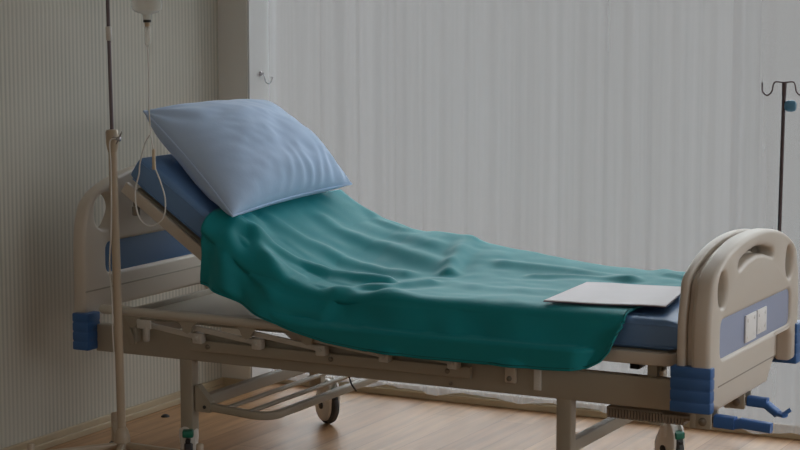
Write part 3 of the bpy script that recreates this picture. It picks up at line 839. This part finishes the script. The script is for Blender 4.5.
# infusion bottle hanging from the stand
bx_, by_ = .335, -.165
t = thing('infusion_bottle', 'milky plastic infusion bottle hanging upside down from the drip stand', 'infusion bottle', (bx_, by_, 1.47))
b = NB(); lathe(b, [(.013, 1.475), (.014, 1.488), (.017, 1.492), (.034, 1.497), (.044, 1.503), (.0475, 1.514), (.048, 1.56), (.048, 1.69), (.044, 1.71), (.02, 1.72), (.006, 1.722)], (bx_, by_, 0), 28); obj('body', b, 'bottle', t)
b = NB(); lathe(b, [(.0125, 1.466), (.0125, 1.4745)], (bx_, by_, 0), 18); obj('neck_ring', b, 'black', t)
b = NB(); lathe(b, [(.004, 1.448), (.008, 1.456), (.008, 1.4655)], (bx_, by_, 0), 14); obj('stopper', b, 'amber', t)
b = NB(); lathe(b, [(.003, 1.392), (.009, 1.400), (.010, 1.415), (.010, 1.450), (.006, 1.4555)], (bx_, by_, 0), 18); obj('drip_chamber', b, 'chamber', t)
b = NB(); tube(b, round_path([(bx_-.012, by_, 1.722), (bx_-.010, by_, 1.80), (bx_+.004, by_, 1.9), (bx_+.008, by_, 1.80), (bx_+.010, by_, 1.722)], .02), .002, 6); obj('hanger_loop', b, 'tube', t)
# infusion line
def bez(pts, n=10):
    pts = [V(p) for p in pts]; out = []
    for i in range(len(pts)-1):
        p = [pts[max(0, min(len(pts)-1, i+k-1))] for k in range(4)]
        for j in range(n):
            u = j/n; out.append(.5*((2*p[1])+(-p[0]+p[2])*u+(2*p[0]-5*p[1]+4*p[2]-p[3])*u*u+(-p[0]+3*p[1]-3*p[2]+p[3])*u**3))
    out.append(pts[-1]); return out
t = thing('infusion_line', 'clear infusion tube hanging in a loop in front of the mattress head', 'infusion tube', (bx_, by_, .84))
b = NB(); tube(b, bez([(bx_, by_, 1.392), (bx_+.003, by_, 1.30), (bx_+.002, by_, 1.2), (.343, by_, 1.12), (.350, by_, 1.075)]), .0024, 8)
tube(b, bez([(.356, by_, 1.015), (.375, by_, .975), (.392, by_, .92), (.385, by_, .865), (.345, by_, .835), (.305, by_, .845), (.285, by_, .88), (.280, by_, .94), (.295, by_, .995), (.30, by_, 1.03), (.32, by_, 1.09), (.34, by_, 1.12)]), .0024, 8); obj('tubing', b, 'tube', t)
b = NB(); lathe(b, [(.003, 1.01), (.0065, 1.014), (.0055, 1.03), (.0055, 1.066), (.006, 1.070), (.003, 1.076)], (.352, by_, 0), 12); obj('connector', b, 'amber', t)
# second line clipped to the stand
b = NB(); q = sp(1.09)
tube(b, bez([cm+V((.030, -.026, .0)), cm+V((.012, -.03, -.012)), sp(1.02)+V((.003, -.016, 0)), sp(.9)+V((.001, -.0165, 0)), sp(.80)+V((-.004, -.017, 0)), sp(.74)+V((-.016, -.010, 0)), sp(.68)+V((-.022, -.005, 0)), sp(.60)+V((-.012, -.012, 0)), sp(.50)+V((-.014, -.012, 0)), sp(.42)+V((-.012, -.012, 0))]), .0024, 8)
tag(obj('spare_tubing', b, 'tube'), 'thin clear tube running down the cream drip stand pole', 'tube')

# ------------------------------------------------------------------ bed-mounted pole at the foot, far side
px_, py_ = 2.0, .94
t = thing('pole_with_hooks', 'slim steel pole with curved hooks and blue knob behind the footboard', 'drip pole', (px_+.0, py_-.05, .44))
def fp(z): return V((2.022+(z-.5)*.010, .915, z))
obj('rod', one(tube, [fp(.40), fp(1.225), fp(1.235), fp(1.272)], .0062, 14, [1, 1, 1.15, 1.25]), 'darkrod', t)
h_ = fp(1.272); b = NB()
R45 = V((math.cos(.48), math.sin(.48), 0))
for s in (1, -1):
    d = R45*s; tube(b, round_path([h_, h_+d*.030+V((0, 0, .003)), h_+d*.036+V((0, 0, -.010)), h_+d*.038+V((0, 0, -.030)), h_+d*.053+V((0, 0, -.044)), h_+d*.070+V((0, 0, -.030)), h_+d*.070+V((0, 0, .0))], .012), .0026, 8)
obj('hook', b, 'darkrod', t)
b = NB(); lathe(b, [(.008, -.004), (.014, 0), (.018, .006), (.019, .020), (.016, .030), (.009, .034)], fp(1.198)+V((.008, -.004, 0)), 16, Matrix.Rotation(.3, 3, 'Z') @ xmat()); obj('knob', b, 'knob', t)
b = NB(); lathe(b, [(.011, 0), (.011, .05)], fp(.40), 14); box(b, 2.005, 2.035, .82, .915, .405, .435, .003); obj('socket', b, 'steel', t)
